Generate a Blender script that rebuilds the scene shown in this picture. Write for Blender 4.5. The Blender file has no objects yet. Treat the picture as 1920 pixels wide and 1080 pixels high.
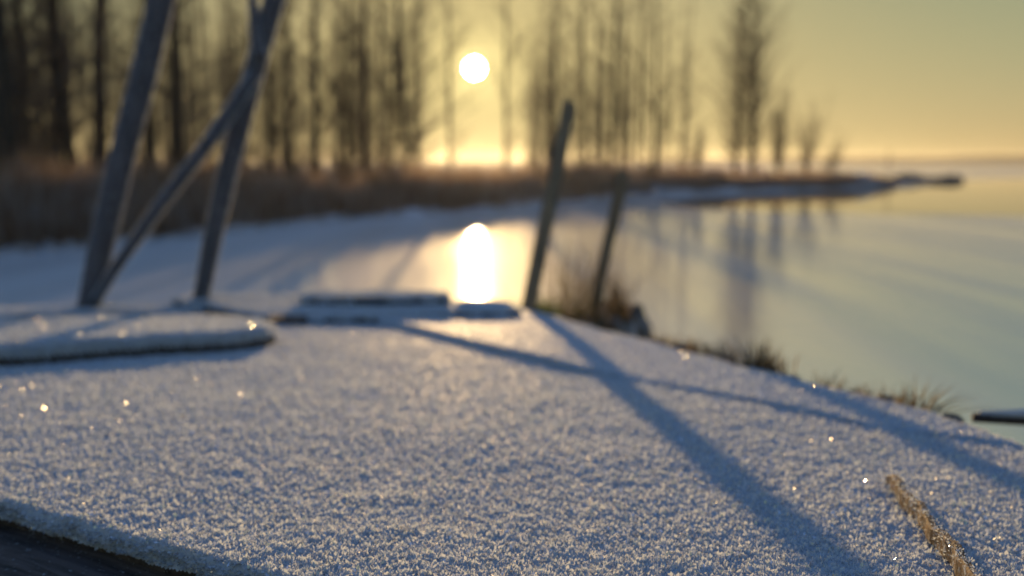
import bpy, math, random
import numpy as np
from mathutils import Vector

# ------------------------------------------------------------------ camera
SC = bpy.context.scene
COL = SC.collection
CAM_Z = 1.5                       # metres above the ice
PITCH = math.radians(7.17)
FPX = 1920 * 35.0 / 36.0
cam_d = bpy.data.cameras.new("camera"); cam = bpy.data.objects.new("camera", cam_d); COL.objects.link(cam)
cam.location = (0, 0, CAM_Z); cam.rotation_euler = (math.radians(90) - PITCH, 0, 0)
cam_d.lens = 35; cam_d.sensor_width = 36; cam_d.clip_start = 0.02; cam_d.clip_end = 6000
cam_d.dof.use_dof = True; cam_d.dof.focus_distance = 0.66; cam_d.dof.aperture_fstop = 3.8
SC.camera = cam

# ------------------------------------------------------------------ light
SUN_EL, SUN_AZ = math.radians(5.28), math.radians(-2.13)       # azimuth from +Y towards +X
SUNV = Vector((math.sin(SUN_AZ) * math.cos(SUN_EL), math.cos(SUN_AZ) * math.cos(SUN_EL), math.sin(SUN_EL)))
world = bpy.data.worlds.new("World"); SC.world = world; world.use_nodes = True
wt = world.node_tree; wt.nodes.clear()
def wn(t, **k):
    n = wt.nodes.new(t)
    for a, b in k.items(): setattr(n, a, b)
    return n
sky = wn('ShaderNodeTexSky', sky_type='NISHITA', sun_disc=False)
sky.sun_elevation = SUN_EL; sky.sun_rotation = SUN_AZ
sky.altitude = 0; sky.air_density = 1.0; sky.dust_density = 0.3; sky.ozone_density = 3.2
bg = wn('ShaderNodeBackground'); SKY = 0.15; bg.inputs[1].default_value = SKY
# soft shoulder of the bright sky round the sun
sep = wn('ShaderNodeSeparateXYZ'); com = wn('ShaderNodeCombineXYZ'); wt.links.new(sky.outputs[0], sep.inputs[0])
for i_, (K, G) in enumerate(((0.50, 1.40), (0.42, 1.05), (0.18, 1.15))):
    a_ = wn('ShaderNodeMath', operation='MULTIPLY'); a_.inputs[1].default_value = -SKY * G / K
    b_ = wn('ShaderNodeMath', operation='EXPONENT'); c_ = wn('ShaderNodeMath', operation='SUBTRACT'); c_.inputs[0].default_value = 1.0
    d_ = wn('ShaderNodeMath', operation='MULTIPLY'); d_.inputs[1].default_value = K / SKY
    wt.links.new(sep.outputs[i_], a_.inputs[0]); wt.links.new(a_.outputs[0], b_.inputs[0]); wt.links.new(b_.outputs[0], c_.inputs[1])
    wt.links.new(c_.outputs[0], d_.inputs[0]); wt.links.new(d_.outputs[0], com.inputs[i_])
tcz = wn('ShaderNodeTexCoord'); sz = wn('ShaderNodeSeparateXYZ'); wt.links.new(tcz.outputs['Generated'], sz.inputs[0])
ez = wn('ShaderNodeMapRange', interpolation_type='SMOOTHSTEP'); ez.inputs[1].default_value = 0.38; ez.inputs[2].default_value = 0.85; wt.links.new(sz.outputs[2], ez.inputs[0])
zm = wn('ShaderNodeMix', data_type='RGBA'); zm.inputs[7].default_value = (0.085 / SKY, 0.17 / SKY, 0.38 / SKY, 1)     # clear blue zenith
wt.links.new(ez.outputs[0], zm.inputs[0]); wt.links.new(com.outputs[0], zm.inputs[6]); wt.links.new(zm.outputs[2], bg.inputs[0])
tc = wn('ShaderNodeTexCoord'); dot = wn('ShaderNodeVectorMath', operation='DOT_PRODUCT')
dot.inputs[1].default_value = SUNV
wt.links.new(tc.outputs['Generated'], dot.inputs[0])
gt = wn('ShaderNodeMath', operation='GREATER_THAN'); gt.inputs[1].default_value = math.cos(math.radians(0.48))
wt.links.new(dot.outputs['Value'], gt.inputs[0])
disc = wn('ShaderNodeBackground'); disc.inputs[0].default_value = (1.0, 0.86, 0.62, 1)
mul = wn('ShaderNodeMath', operation='MULTIPLY'); mul.inputs[1].default_value = 120.0
ac = wn('ShaderNodeMath', operation='ARCCOSINE'); wt.links.new(dot.outputs['Value'], ac.inputs[0])      # aureole in the misty air
am = wn('ShaderNodeMath', operation='MULTIPLY'); am.inputs[1].default_value = -1 / 0.022; wt.links.new(ac.outputs[0], am.inputs[0])
ae = wn('ShaderNodeMath', operation='EXPONENT'); wt.links.new(am.outputs[0], ae.inputs[0])
ag = wn('ShaderNodeBackground'); ag.inputs[0].default_value = (1.0, 0.80, 0.30, 1); an = wn('ShaderNodeMath', operation='MULTIPLY'); an.inputs[1].default_value = 0.9
wt.links.new(ae.outputs[0], an.inputs[0]); wt.links.new(an.outputs[0], ag.inputs[1])
wt.links.new(gt.outputs[0], mul.inputs[0]); wt.links.new(mul.outputs[0], disc.inputs[1])
add = wn('ShaderNodeAddShader'); out = wn('ShaderNodeOutputWorld')
wt.links.new(bg.outputs[0], add.inputs[0]); wt.links.new(disc.outputs[0], add.inputs[1]); add2 = wn('ShaderNodeAddShader'); wt.links.new(add.outputs[0], add2.inputs[0]); wt.links.new(ag.outputs[0], add2.inputs[1]); wt.links.new(add2.outputs[0], out.inputs[0])

sun_d = bpy.data.lights.new("sun", 'SUN'); sun = bpy.data.objects.new("sun", sun_d); COL.objects.link(sun)
sun_d.energy = 4.0; sun_d.angle = math.radians(0.53); sun_d.color = (1.0, 0.64, 0.27)
sun.rotation_euler = SUNV.to_track_quat('Z', 'Y').to_euler()
SC.view_settings.view_transform = 'Standard'; SC.view_settings.look = 'None'
SC.view_settings.exposure = 0.25; SC.view_settings.gamma = 1.0; SC.view_settings.use_curve_mapping = False
SC.cycles.use_denoising = True
SC.cycles.max_bounces = 6; SC.cycles.diffuse_bounces = 4; SC.cycles.glossy_bounces = 3
SC.cycles.transmission_bounces = 3; SC.cycles.transparent_max_bounces = 6
SC.cycles.volume_bounces = 0; SC.cycles.volume_step_rate = 1.0
SC.cycles.sample_clamp_indirect = 6.0
SC.cycles.caustics_reflective = False; SC.cycles.caustics_refractive = False

# ------------------------------------------------------------------ helpers
rng = np.random.default_rng(7); random.seed(7)
def ray(px, py):
    dn = (py - 540.0) / FPX; rt = (px - 960.0) / FPX
    return rt, math.cos(PITCH) - dn * math.sin(PITCH), -math.sin(PITCH) - dn * math.cos(PITCH)
def at(px, py, Y):
    x, y, z = ray(px, py); k = Y / y
    return Vector((x * k, Y, CAM_Z + z * k))
def atz(px, py, z0=0.0):
    x, y, z = ray(px, py); k = (z0 - CAM_Z) / z
    return Vector((x * k, y * k, z0))
SLOPE, DROP = 0.075, 0.225
def deck_z(X, Y): return CAM_Z - DROP - SLOPE * Y
def deck(px, py, up=0.0):            # point of the sloping deck (raised by up)
    x, y, z = ray(px, py); r = -z / y
    Y = (DROP - up) / (r - SLOPE)
    return (x / y * Y, Y)

def h2(ix, iy, s):
    n = (ix.astype(np.int64) * 374761393 + iy.astype(np.int64) * 668265263 + s * 1442695041) & 0xffffffff
    n = ((n ^ (n >> 13)) * 1274126177) & 0xffffffff
    return ((n ^ (n >> 16)) & 0xffff) / 65535.0
def vnoise(x, y, s=0):
    ix = np.floor(x); iy = np.floor(y); fx = x - ix; fy = y - iy
    ix = ix.astype(np.int64); iy = iy.astype(np.int64)
    fx = fx * fx * (3 - 2 * fx); fy = fy * fy * (3 - 2 * fy)
    return (h2(ix, iy, s) * (1 - fx) + h2(ix + 1, iy, s) * fx) * (1 - fy) + (h2(ix, iy + 1, s) * (1 - fx) + h2(ix + 1, iy + 1, s) * fx) * fy

def mesh_np(name, V, F, smooth=False):
    """V (n,3), F (m,k) one face size"""
    me = bpy.data.meshes.new(name)
    V = np.asarray(V, np.float32); F = np.asarray(F, np.int32); m, k = F.shape
    me.vertices.add(len(V)); me.vertices.foreach_set('co', V.ravel())
    me.loops.add(m * k); me.loops.foreach_set('vertex_index', F.ravel())
    me.polygons.add(m); me.polygons.foreach_set('loop_start', np.arange(0, m * k, k, dtype=np.int32))
    me.polygons.foreach_set('loop_total', np.full(m, k, np.int32))
    me.update(calc_edges=True); me.validate()
    me.polygons.foreach_set('use_smooth', np.full(len(me.polygons), smooth, bool))
    return me
def obj(name, me, mat=None, parent=None):
    if mat is not None and not me.materials: me.materials.append(mat)
    o = bpy.data.objects.new(name, me); COL.objects.link(o)
    if parent is not None:
        o.parent = parent
        o.matrix_parent_inverse.identity()
    return o
def thing(name, label, cat, loc=(0, 0, 0), rz=0, group=None):
    o = bpy.data.objects.new(name, None); COL.objects.link(o)
    o.empty_display_size = 0.1
    o.location = loc; o.rotation_euler = (0, 0, rz); o['label'] = label; o['category'] = cat
    if group: o['group'] = group
    return o
def tag(o, label, cat, group=None):
    o['label'] = label; o['category'] = cat
    if group: o['group'] = group
    return o

class MB:
    def __init__(s): s.V = []; s.F = []
    def tube(s, pts, rad, n=8, cap=True, squash=None):
        pts = [Vector(p) for p in pts]; b = len(s.V); up = Vector((0, 0, 1))
        prev = None
        for i, p in enumerate(pts):
            d = (pts[min(i + 1, len(pts) - 1)] - pts[max(i - 1, 0)]).normalized()
            a = d.cross(up if abs(d.z) < 0.95 else Vector((1, 0, 0))).normalized() if prev is None else (prev - d * prev.dot(d)).normalized()
            prev = a; c = d.cross(a)
            for k in range(n):
                t = 2 * math.pi * k / n
                s.V.append(tuple(p + (a * math.cos(t) + c * math.sin(t)) * rad[i]))
        for i in range(len(pts) - 1):
            for k in range(n):
                q = (k + 1) % n
                s.F.append((b + i * n + k, b + i * n + q, b + (i + 1) * n + q, b + (i + 1) * n + k))
        if cap:
            s.F.append(tuple(b + k for k in range(n))[::-1]); e = b + (len(pts) - 1) * n
            s.F.append(tuple(e + k for k in range(n)))
    def mesh(s, name, smooth=True):
        me = bpy.data.meshes.new(name); me.from_pydata(s.V, [], s.F); me.update()
        me.polygons.foreach_set('use_smooth', [smooth] * len(me.polygons)); return me

# ------------------------------------------------------------------ materials
def mat(name):
    m = bpy.data.materials.new(name); m.use_nodes = True; t = m.node_tree; t.nodes.clear()
    o = t.nodes.new('ShaderNodeOutputMaterial')
    def N(ty, **k):
        n = t.nodes.new(ty)
        for a, b in k.items():
            if a.startswith('_'): n.inputs[a[1:].replace('_', ' ')].default_value = b
            else: setattr(n, a, b)
        return n
    return m, t, o, N
def ramp(N, stops):
    r = N('ShaderNodeValToRGB'); e = r.color_ramp.elements
    while len(e) < len(stops): e.new(0.5)
    for q, (p, c) in zip(e, stops): q.position = p; q.color = (*c, 1)
    return r

def frost_mat():
    m, t, o, N = mat("frost"); L = t.links.new
    no = N('ShaderNodeTexNoise', _Scale=60.0, _Detail=6.0); tc = N('ShaderNodeTexCoord')
    L(tc.outputs['Object'], no.inputs['Vector'])
    r = ramp(N, [(0.3, (0.62, 0.69, 0.78)), (0.7, (0.78, 0.84, 0.90))]); L(no.outputs[0], r.inputs[0])
    no2 = N('ShaderNodeTexNoise', _Scale=700.0, _Detail=3.0); L(tc.outputs['Object'], no2.inputs['Vector'])
    bp = N('ShaderNodeBump', _Strength=0.9, _Distance=0.0015); L(no2.outputs[0], bp.inputs['Height'])
    d = N('ShaderNodeBsdfDiffuse'); tr = N('ShaderNodeBsdfTranslucent'); g = N('ShaderNodeBsdfGlossy', _Roughness=0.35)
    for q in (d, tr): L(r.outputs[0], q.inputs['Color'])
    for q in (d, tr, g): L(bp.outputs[0], q.inputs['Normal'])
    m1 = N('ShaderNodeMixShader', _Fac=0.36); L(d.outputs[0], m1.inputs[1]); L(tr.outputs[0], m1.inputs[2])
    m2 = N('ShaderNodeMixShader', _Fac=0.06); L(m1.outputs[0], m2.inputs[1]); L(g.outputs[0], m2.inputs[2])
    L(m2.outputs[0], o.inputs[0]); return m
def crystal_mat():
    m, t, o, N = mat("frost_crystal"); L = t.links.new
    ge = N('ShaderNodeNewGeometry')
    r = ramp(N, [(0.0, (0.66, 0.74, 0.84)), (1.0, (0.88, 0.92, 0.96))]); L(ge.outputs['Random Per Island'], r.inputs[0])
    d = N('ShaderNodeBsdfDiffuse'); tr = N('ShaderNodeBsdfTranslucent'); g = N('ShaderNodeBsdfGlossy', _Roughness=0.16); g2 = N('ShaderNodeBsdfGlossy', _Roughness=0.24)
    for q in (d, tr): L(r.outputs[0], q.inputs['Color'])
    m1 = N('ShaderNodeMixShader', _Fac=0.5); L(d.outputs[0], m1.inputs[1]); L(tr.outputs[0], m1.inputs[2])
    m2 = N('ShaderNodeMixShader', _Fac=0.08); L(m1.outputs[0], m2.inputs[1]); L(g.outputs[0], m2.inputs[2])
    th = N('ShaderNodeMath', operation='GREATER_THAN'); L(ge.outputs['Random Per Island'], th.inputs[0]); th.inputs[1].default_value = 0.80
    sc = N('ShaderNodeMath', operation='MULTIPLY'); L(th.outputs[0], sc.inputs[0]); sc.inputs[1].default_value = 0.7
    m3 = N('ShaderNodeMixShader'); L(sc.outputs[0], m3.inputs[0]); L(m2.outputs[0], m3.inputs[1]); L(g2.outputs[0], m3.inputs[2])
    L(m3.outputs[0], o.inputs[0]); return m
def wood_mat(name, c0, c1, frost=0.25, scale=(6, 90, 90), rough=0.8):
    m, t, o, N = mat(name); L = t.links.new
    tc = N('ShaderNodeTexCoord'); mp = N('ShaderNodeMapping'); mp.inputs['Scale'].default_value = scale
    L(tc.outputs['Object'], mp.inputs[0])
    a = N('ShaderNodeTexNoise', _Scale=1.0, _Detail=7.0, _Roughness=0.65, _Distortion=0.6); L(mp.outputs[0], a.inputs['Vector'])
    r = ramp(N, [(0.35, c0), (0.65, c1)]); L(a.outputs[0], r.inputs[0])
    b = N('ShaderNodeTexNoise', _Scale=170.0, _Detail=5.0, _Roughness=0.7); L(tc.outputs['Object'], b.inputs['Vector'])
    fr = ramp(N, [(0.62 - frost * 0.5, (0, 0, 0)), (0.70 - frost * 0.4, (1, 1, 1))]); L(b.outputs[0], fr.inputs[0])
    mx = N('ShaderNodeMix', data_type='RGBA'); L(fr.outputs[0], mx.inputs[0]); L(r.outputs[0], mx.inputs[6]); mx.inputs[7].default_value = (0.55, 0.6, 0.66, 1)
    p = N('ShaderNodeBsdfPrincipled', _Roughness=rough); L(mx.outputs[2], p.inputs['Base Color'])
    ad = N('ShaderNodeMath', operation='ADD'); L(a.outputs[0], ad.inputs[0]); L(fr.outputs[0], ad.inputs[1])
    bp = N('ShaderNodeBump', _Strength=0.8, _Distance=0.002); L(ad.outputs[0], bp.inputs['Height']); L(bp.outputs[0], p.inputs['Normal'])
    L(p.outputs[0], o.inputs[0]); return m
def leafy_mat(name, stops, trans=0.4):
    m, t, o, N = mat(name); L = t.links.new
    ge = N('ShaderNodeNewGeometry'); r = ramp(N, stops); L(ge.outputs['Random Per Island'], r.inputs[0])
    d = N('ShaderNodeBsdfDiffuse'); tr = N('ShaderNodeBsdfTranslucent')
    for q in (d, tr): L(r.outputs[0], q.inputs['Color'])
    m1 = N('ShaderNodeMixShader', _Fac=trans); L(d.outputs[0], m1.inputs[1]); L(tr.outputs[0], m1.inputs[2])
    L(m1.outputs[0], o.inputs[0]); return m
def bark_mat(name, c0, c1):
    m, t, o, N = mat(name); L = t.links.new
    tc = N('ShaderNodeTexCoord'); mp = N('ShaderNodeMapping'); mp.inputs['Scale'].default_value = (14, 14, 2.5)
    L(tc.outputs['Object'], mp.inputs[0]); a = N('ShaderNodeTexNoise', _Scale=1.0, _Detail=6.0); L(mp.outputs[0], a.inputs['Vector'])
    r = ramp(N, [(0.35, c0), (0.7, c1)]); L(a.outputs[0], r.inputs[0])
    p = N('ShaderNodeBsdfPrincipled', _Roughness=0.9); L(r.outputs[0], p.inputs['Base Color'])
    bp = N('ShaderNodeBump', _Strength=0.6, _Distance=0.02); L(a.outputs[0], bp.inputs['Height']); L(bp.outputs[0], p.inputs['Normal'])
    L(p.outputs[0], o.inputs[0]); return m
def ice_mat():
    m, t, o, N = mat("frosted_ice"); L = t.links.new
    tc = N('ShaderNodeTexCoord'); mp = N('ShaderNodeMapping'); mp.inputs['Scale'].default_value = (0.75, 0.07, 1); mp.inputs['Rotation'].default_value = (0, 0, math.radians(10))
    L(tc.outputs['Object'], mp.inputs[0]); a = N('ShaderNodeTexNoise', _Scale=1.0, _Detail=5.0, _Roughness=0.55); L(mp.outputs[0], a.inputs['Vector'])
    f = ramp(N, [(0.40, (0.05,) * 3), (0.62, (0.60,) * 3)]); L(a.outputs[0], f.inputs[0])  # sun and shade bands painted as matt streaks along the tree-shadow direction
    d = N('ShaderNodeBsdfDiffuse'); d.inputs[0].default_value = (0.70, 0.68, 0.66, 1)
    b = N('ShaderNodeTexNoise', _Scale=9.0, _Detail=4.0); L(tc.outputs['Object'], b.inputs['Vector'])
    bp = N('ShaderNodeBump', _Strength=0.05, _Distance=0.01); L(b.outputs[0], bp.inputs['Height'])
    g = N('ShaderNodeBsdfGlossy', _Roughness=0.07); g.inputs[0].default_value = (0.97, 0.97, 0.97, 1); L(bp.outputs[0], g.inputs['Normal'])
    gr = N('ShaderNodeBsdfGlossy', _Roughness=0.64); gr.inputs[0].default_value = (0.95, 0.95, 0.95, 1)
    m1 = N('ShaderNodeMixShader', _Fac=0.6); L(g.outputs[0], m1.inputs[1]); L(gr.outputs[0], m1.inputs[2])
    sx = N('ShaderNodeSeparateXYZ'); L(tc.outputs['Object'], sx.inputs[0])          # rime lies thicker in the sheltered bay
    mr = N('ShaderNodeMapRange'); L(sx.outputs[0], mr.inputs[0]); mr.inputs[1].default_value = -5; mr.inputs[2].default_value = 1.0; mr.inputs[3].default_value = 0.8; mr.inputs[4].default_value = 0.55
    mq = N('ShaderNodeMapRange'); L(sx.outputs[0], mq.inputs[0]); mq.inputs[1].default_value = -4; mq.inputs[2].default_value = 1.5; mq.inputs[3].default_value = 0.58; mq.inputs[4].default_value = 0.28; L(mq.outputs[0], m1.inputs[0])
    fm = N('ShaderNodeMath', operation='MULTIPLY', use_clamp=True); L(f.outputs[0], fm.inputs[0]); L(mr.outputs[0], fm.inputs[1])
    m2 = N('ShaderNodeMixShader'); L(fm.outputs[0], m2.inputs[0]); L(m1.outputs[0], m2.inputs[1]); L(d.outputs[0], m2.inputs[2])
    L(m2.outputs[0], o.inputs[0]); return m
def water_mat():
    m, t, o, N = mat("still_water"); L = t.links.new
    tc = N('ShaderNodeTexCoord'); b = N('ShaderNodeTexNoise', _Scale=2.5, _Detail=3.0); L(tc.outputs['Object'], b.inputs['Vector'])
    bp = N('ShaderNodeBump', _Strength=0.06, _Distance=0.02); L(b.outputs[0], bp.inputs['Height'])
    p = N('ShaderNodeBsdfPrincipled', _Roughness=0.04, _IOR=1.33); p.inputs['Base Color'].default_value = (0.02, 0.03, 0.035, 1)
    L(bp.outputs[0], p.inputs['Normal']); L(p.outputs[0], o.inputs[0]); return m
def ground_mat(name, c0, c1, c2, sc=1.2):
    m, t, o, N = mat(name); L = t.links.new
    tc = N('ShaderNodeTexCoord'); a = N('ShaderNodeTexNoise', _Scale=sc, _Detail=8.0, _Roughness=0.7); L(tc.outputs['Object'], a.inputs['Vector'])
    r = ramp(N, [(0.36, c0), (0.5, c1), (0.66, c2)]); L(a.outputs[0], r.inputs[0])
    p = N('ShaderNodeBsdfPrincipled', _Roughness=0.95); L(r.outputs[0], p.inputs['Base Color'])
    bp = N('ShaderNodeBump', _Strength=0.7, _Distance=0.05); L(a.outputs[0], bp.inputs['Height']); L(bp.outputs[0], p.inputs['Normal'])
    L(p.outputs[0], o.inputs[0]); return m

M_FROST = frost_mat(); M_CRYS = crystal_mat()
M_WOODDARK = wood_mat("dark_wet_wood", (0.02, 0.016, 0.016), (0.13, 0.10, 0.09), 0.04, (5, 160, 160))
M_WOODWARM = wood_mat("brown_wood", (0.08, 0.045, 0.025), (0.22, 0.125, 0.065), 0.2)
M_POLE = wood_mat("frosted_grey_pole", (0.075, 0.078, 0.098), (0.14, 0.14, 0.17), 0.08, (40, 40, 6))
M_STAKE = wood_mat("weathered_stake", (0.16, 0.13, 0.09), (0.33, 0.27, 0.19), 0.06, (60, 60, 8))
M_BARK = bark_mat("dark_bark", (0.04, 0.03, 0.024), (0.10, 0.075, 0.055))
M_TWIG = bark_mat("brown_twig", (0.13, 0.085, 0.055), (0.24, 0.165, 0.105))
M_REED = leafy_mat("dry_reed", [(0.0, (0.26, 0.16, 0.11)), (0.5, (0.50, 0.34, 0.22)), (0.8, (0.60, 0.50, 0.40)), (1.0, (0.8, 0.8, 0.82))], 0.75)
M_GRASS = leafy_mat("dry_grass", [(0.0, (0.08, 0.055, 0.03)), (0.6, (0.22, 0.16, 0.08)), (1.0, (0.42, 0.36, 0.28))], 0.45)
M_GREEN = leafy_mat("green_grass", [(0.0, (0.05, 0.11, 0.015)), (1.0, (0.16, 0.26, 0.04))], 0.5)
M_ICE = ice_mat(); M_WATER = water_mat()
M_GROUND = ground_mat("frosty_soil", (0.26, 0.21, 0.18), (0.44, 0.40, 0.38), (0.72, 0.74, 0.78))
M_BANK = ground_mat("frosty_bank", (0.05, 0.035, 0.02), (0.16, 0.13, 0.10), (0.6, 0.62, 0.66), 14.0)
M_FAR = ground_mat("far_wood", (0.03, 0.04, 0.05), (0.04, 0.05, 0.05), (0.05, 0.06, 0.06), 0.05)

# ------------------------------------------------------------------ ice, water, far shore, land
def sheet(name, x0, x1, y0, y1, z, m):
    me = bpy.data.meshes.new(name); me.from_pydata([(x0, y0, z), (x1, y0, z), (x1, y1, z), (x0, y1, z)], [], [(0, 1, 2, 3)])
    o = obj(name, me, m); o['kind'] = 'structure'; return o
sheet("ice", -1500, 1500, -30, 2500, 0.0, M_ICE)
# open water lying off the spit
wp = [(1215, 381), (1330, 372), (1500, 363), (1700, 352), (1790, 338), (1930, 334), (2500, 330), (2500, 400), (1930, 405), (1700, 402), (1540, 398), (1420, 397), (1320, 390)]
V = [tuple(atz(x, y, 0.0)[:2]) + (0.004,) for x, y in wp]
me = bpy.data.meshes.new("water"); me.from_pydata(V, [], [tuple(range(len(V)))])
o = obj("water", me, M_WATER); o['kind'] = 'structure'

V = []; F = []
n = 160
for i in range(n + 1):
    x = -1200 + 2600 * i / n
    hgt = 5 + 7 * vnoise(np.array([x / 160.0]), np.array([0.5]), 3)[0] + 2.5 * vnoise(np.array([x / 22.0]), np.array([1.5]), 4)[0]
    if x < 380: hgt *= max(0.25, min(1, 1 - (380 - x) / 500))
    V += [(x, 1500, -0.5), (x, 1506, hgt), (x, 1600, hgt + 1), (x, 1700, -0.5)]
for i in range(n):
    for k in range(3): F.append((i * 4 + k, i * 4 + 4 + k, i * 4 + 5 + k, i * 4 + 1 + k))
me = bpy.data.meshes.new("far_shore"); me.from_pydata(V, [], F); o = obj("far_shore", me, M_FAR); o['kind'] = 'structure'

# shoreline: pixel columns -> distance, land behind it
SH = [(-1500, 560), (-700, 525), (-300, 505), (0, 481), (220, 460), (430, 438), (640, 414), (780, 404), (930, 396), (1060, 378), (1200, 366), (1350, 360), (1500, 356), (1610, 353), (1680, 349), (1700, 347)]
sh_t = []; sh_y = []
for x, y in SH:
    p = atz(x, y); sh_t.append(p.x / p.y); sh_y.append(p.y)
def shore(t): return np.interp(t, sh_t, sh_y)
def land_depth(t): return np.interp(t, [-2, 0.17, 0.26, 0.34, 0.395], [1500, 1500, 34, 14, 3])
def land_h(t, d, X, Y):
    dd = land_depth(t)
    h = 0.42 * np.clip(d / 2.5, 0, 1) ** 0.7 + 0.25 * np.clip(d / 20, 0, 1)
    h = h * np.clip((dd - d) / 3.0, 0, 1) + 0.16 * (vnoise(X * 0.8, Y * 0.8, 5) - 0.5) * np.clip(d / 2, 0, 1)
    return h * np.interp(t, [0.1, 0.36, 0.39], [1, 0.7, 0.25])
nt, nd = 420, 90
T = np.linspace(sh_t[0], sh_t[-1], nt); S = np.linspace(0, 1, nd) ** 3.2
TT, SS = np.meshgrid(T, S)
wob = (vnoise(TT * 90, TT * 0 + 0.5, 8) - 0.5) * 1.0
DD = SS * land_depth(TT); YY = shore(TT) + wob * np.clip(shore(TT) / 30, 0, 1.4) + DD; XX = TT * YY
ZZ = land_h(TT, DD, XX, YY) - 0.03 * (SS == 0)
ZZ[-1] = -0.1
V = np.stack([XX, YY, ZZ], -1).reshape(-1, 3)
ii = np.arange(nt - 1)[None, :] + np.arange(nd - 1)[:, None] * nt
F = np.stack([ii, ii + 1, ii + 1 + nt, ii + nt], -1).reshape(-1, 4)
o = obj("shore_ground", mesh_np("shore_ground", V, F, True), M_GROUND); o['kind'] = 'structure'

def blades(P, H, W, lean, seg=2, crv=0.35, rg=rng):
    """strips standing at P"""
    n = len(P); a = rg.uniform(0, 2 * np.pi, n); l = np.abs(rg.normal(0, lean, n)); b = rg.uniform(0, 2 * np.pi, n)
    wx, wy = np.cos(b) * W / 2, np.sin(b) * W / 2
    V = np.zeros((n, 2 * seg + 1, 3)); F = []
    for k in range(seg + 1):
        s = k / seg; off = H * (l * s + crv * l * s * s); c = np.stack([P[:, 0] + np.cos(a) * off, P[:, 1] + np.sin(a) * off, P[:, 2] + H * s * (1 - 0.3 * l * s)], -1)
        if k == seg: V[:, 2 * seg] = c
        else:
            w = 1 - 0.45 * s
            V[:, 2 * k] = c - np.stack([wx * w, wy * w, wx * 0], -1); V[:, 2 * k + 1] = c + np.stack([wx * w, wy * w, wx * 0], -1)
    base = np.arange(n)[:, None] * (2 * seg + 1)
    for k in range(seg - 1):
        F.append(np.concatenate([base + 2 * k, base + 2 * k + 1, base + 2 * k + 3], 1)); F.append(np.concatenate([base + 2 * k, base + 2 * k + 3, base + 2 * k + 2], 1))
    k = seg - 1; F.append(np.concatenate([base + 2 * k, base + 2 * k + 1, base + 2 * k + 2], 1))
    return V.reshape(-1, 3), np.concatenate(F, 0)

# reeds: pieces of a bed with patchy height
N = 64000
t = rng.uniform(sh_t[2], 0.385, N); sy = shore(t)
d = rng.beta(1, 2.4, N) * np.minimum(land_depth(t), 26); d = np.where(rng.random(N) < 0.25, rng.uniform(0, 2.0, N), d)
Y = sy + 0.3 + d; X = t * Y
z = land_h(t, d, X, Y) - 0.03
patch = vnoise(X * 0.55, Y * 0.3, 11) * 0.6 + vnoise(X * 1.7, Y * 0.8, 12) * 0.4
topz = np.interp(t, [-0.9, 0.0, 0.12, 0.25, 0.30, 0.33, 0.36, 0.39], [2.0, 1.85, 1.7, 1.45, 1.35, 1.25, 1.05, 0.5])
H = np.clip((topz - z) * (0.10 + 1.05 * patch) * rng.uniform(0.55, 1.12, N) * np.clip(0.55 + d / 4, 0, 1), 0.12, 2)
V, F = blades(np.stack([X, Y, z], -1), H, 0.012 + Y * 0.0006, 0.22)
o = obj("reed_bed", mesh_np("reed_bed", V, F), M_REED); o['kind'] = 'stuff'; o['label'] = 'dry brown frosted reeds and grass covering the far bank'

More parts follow.
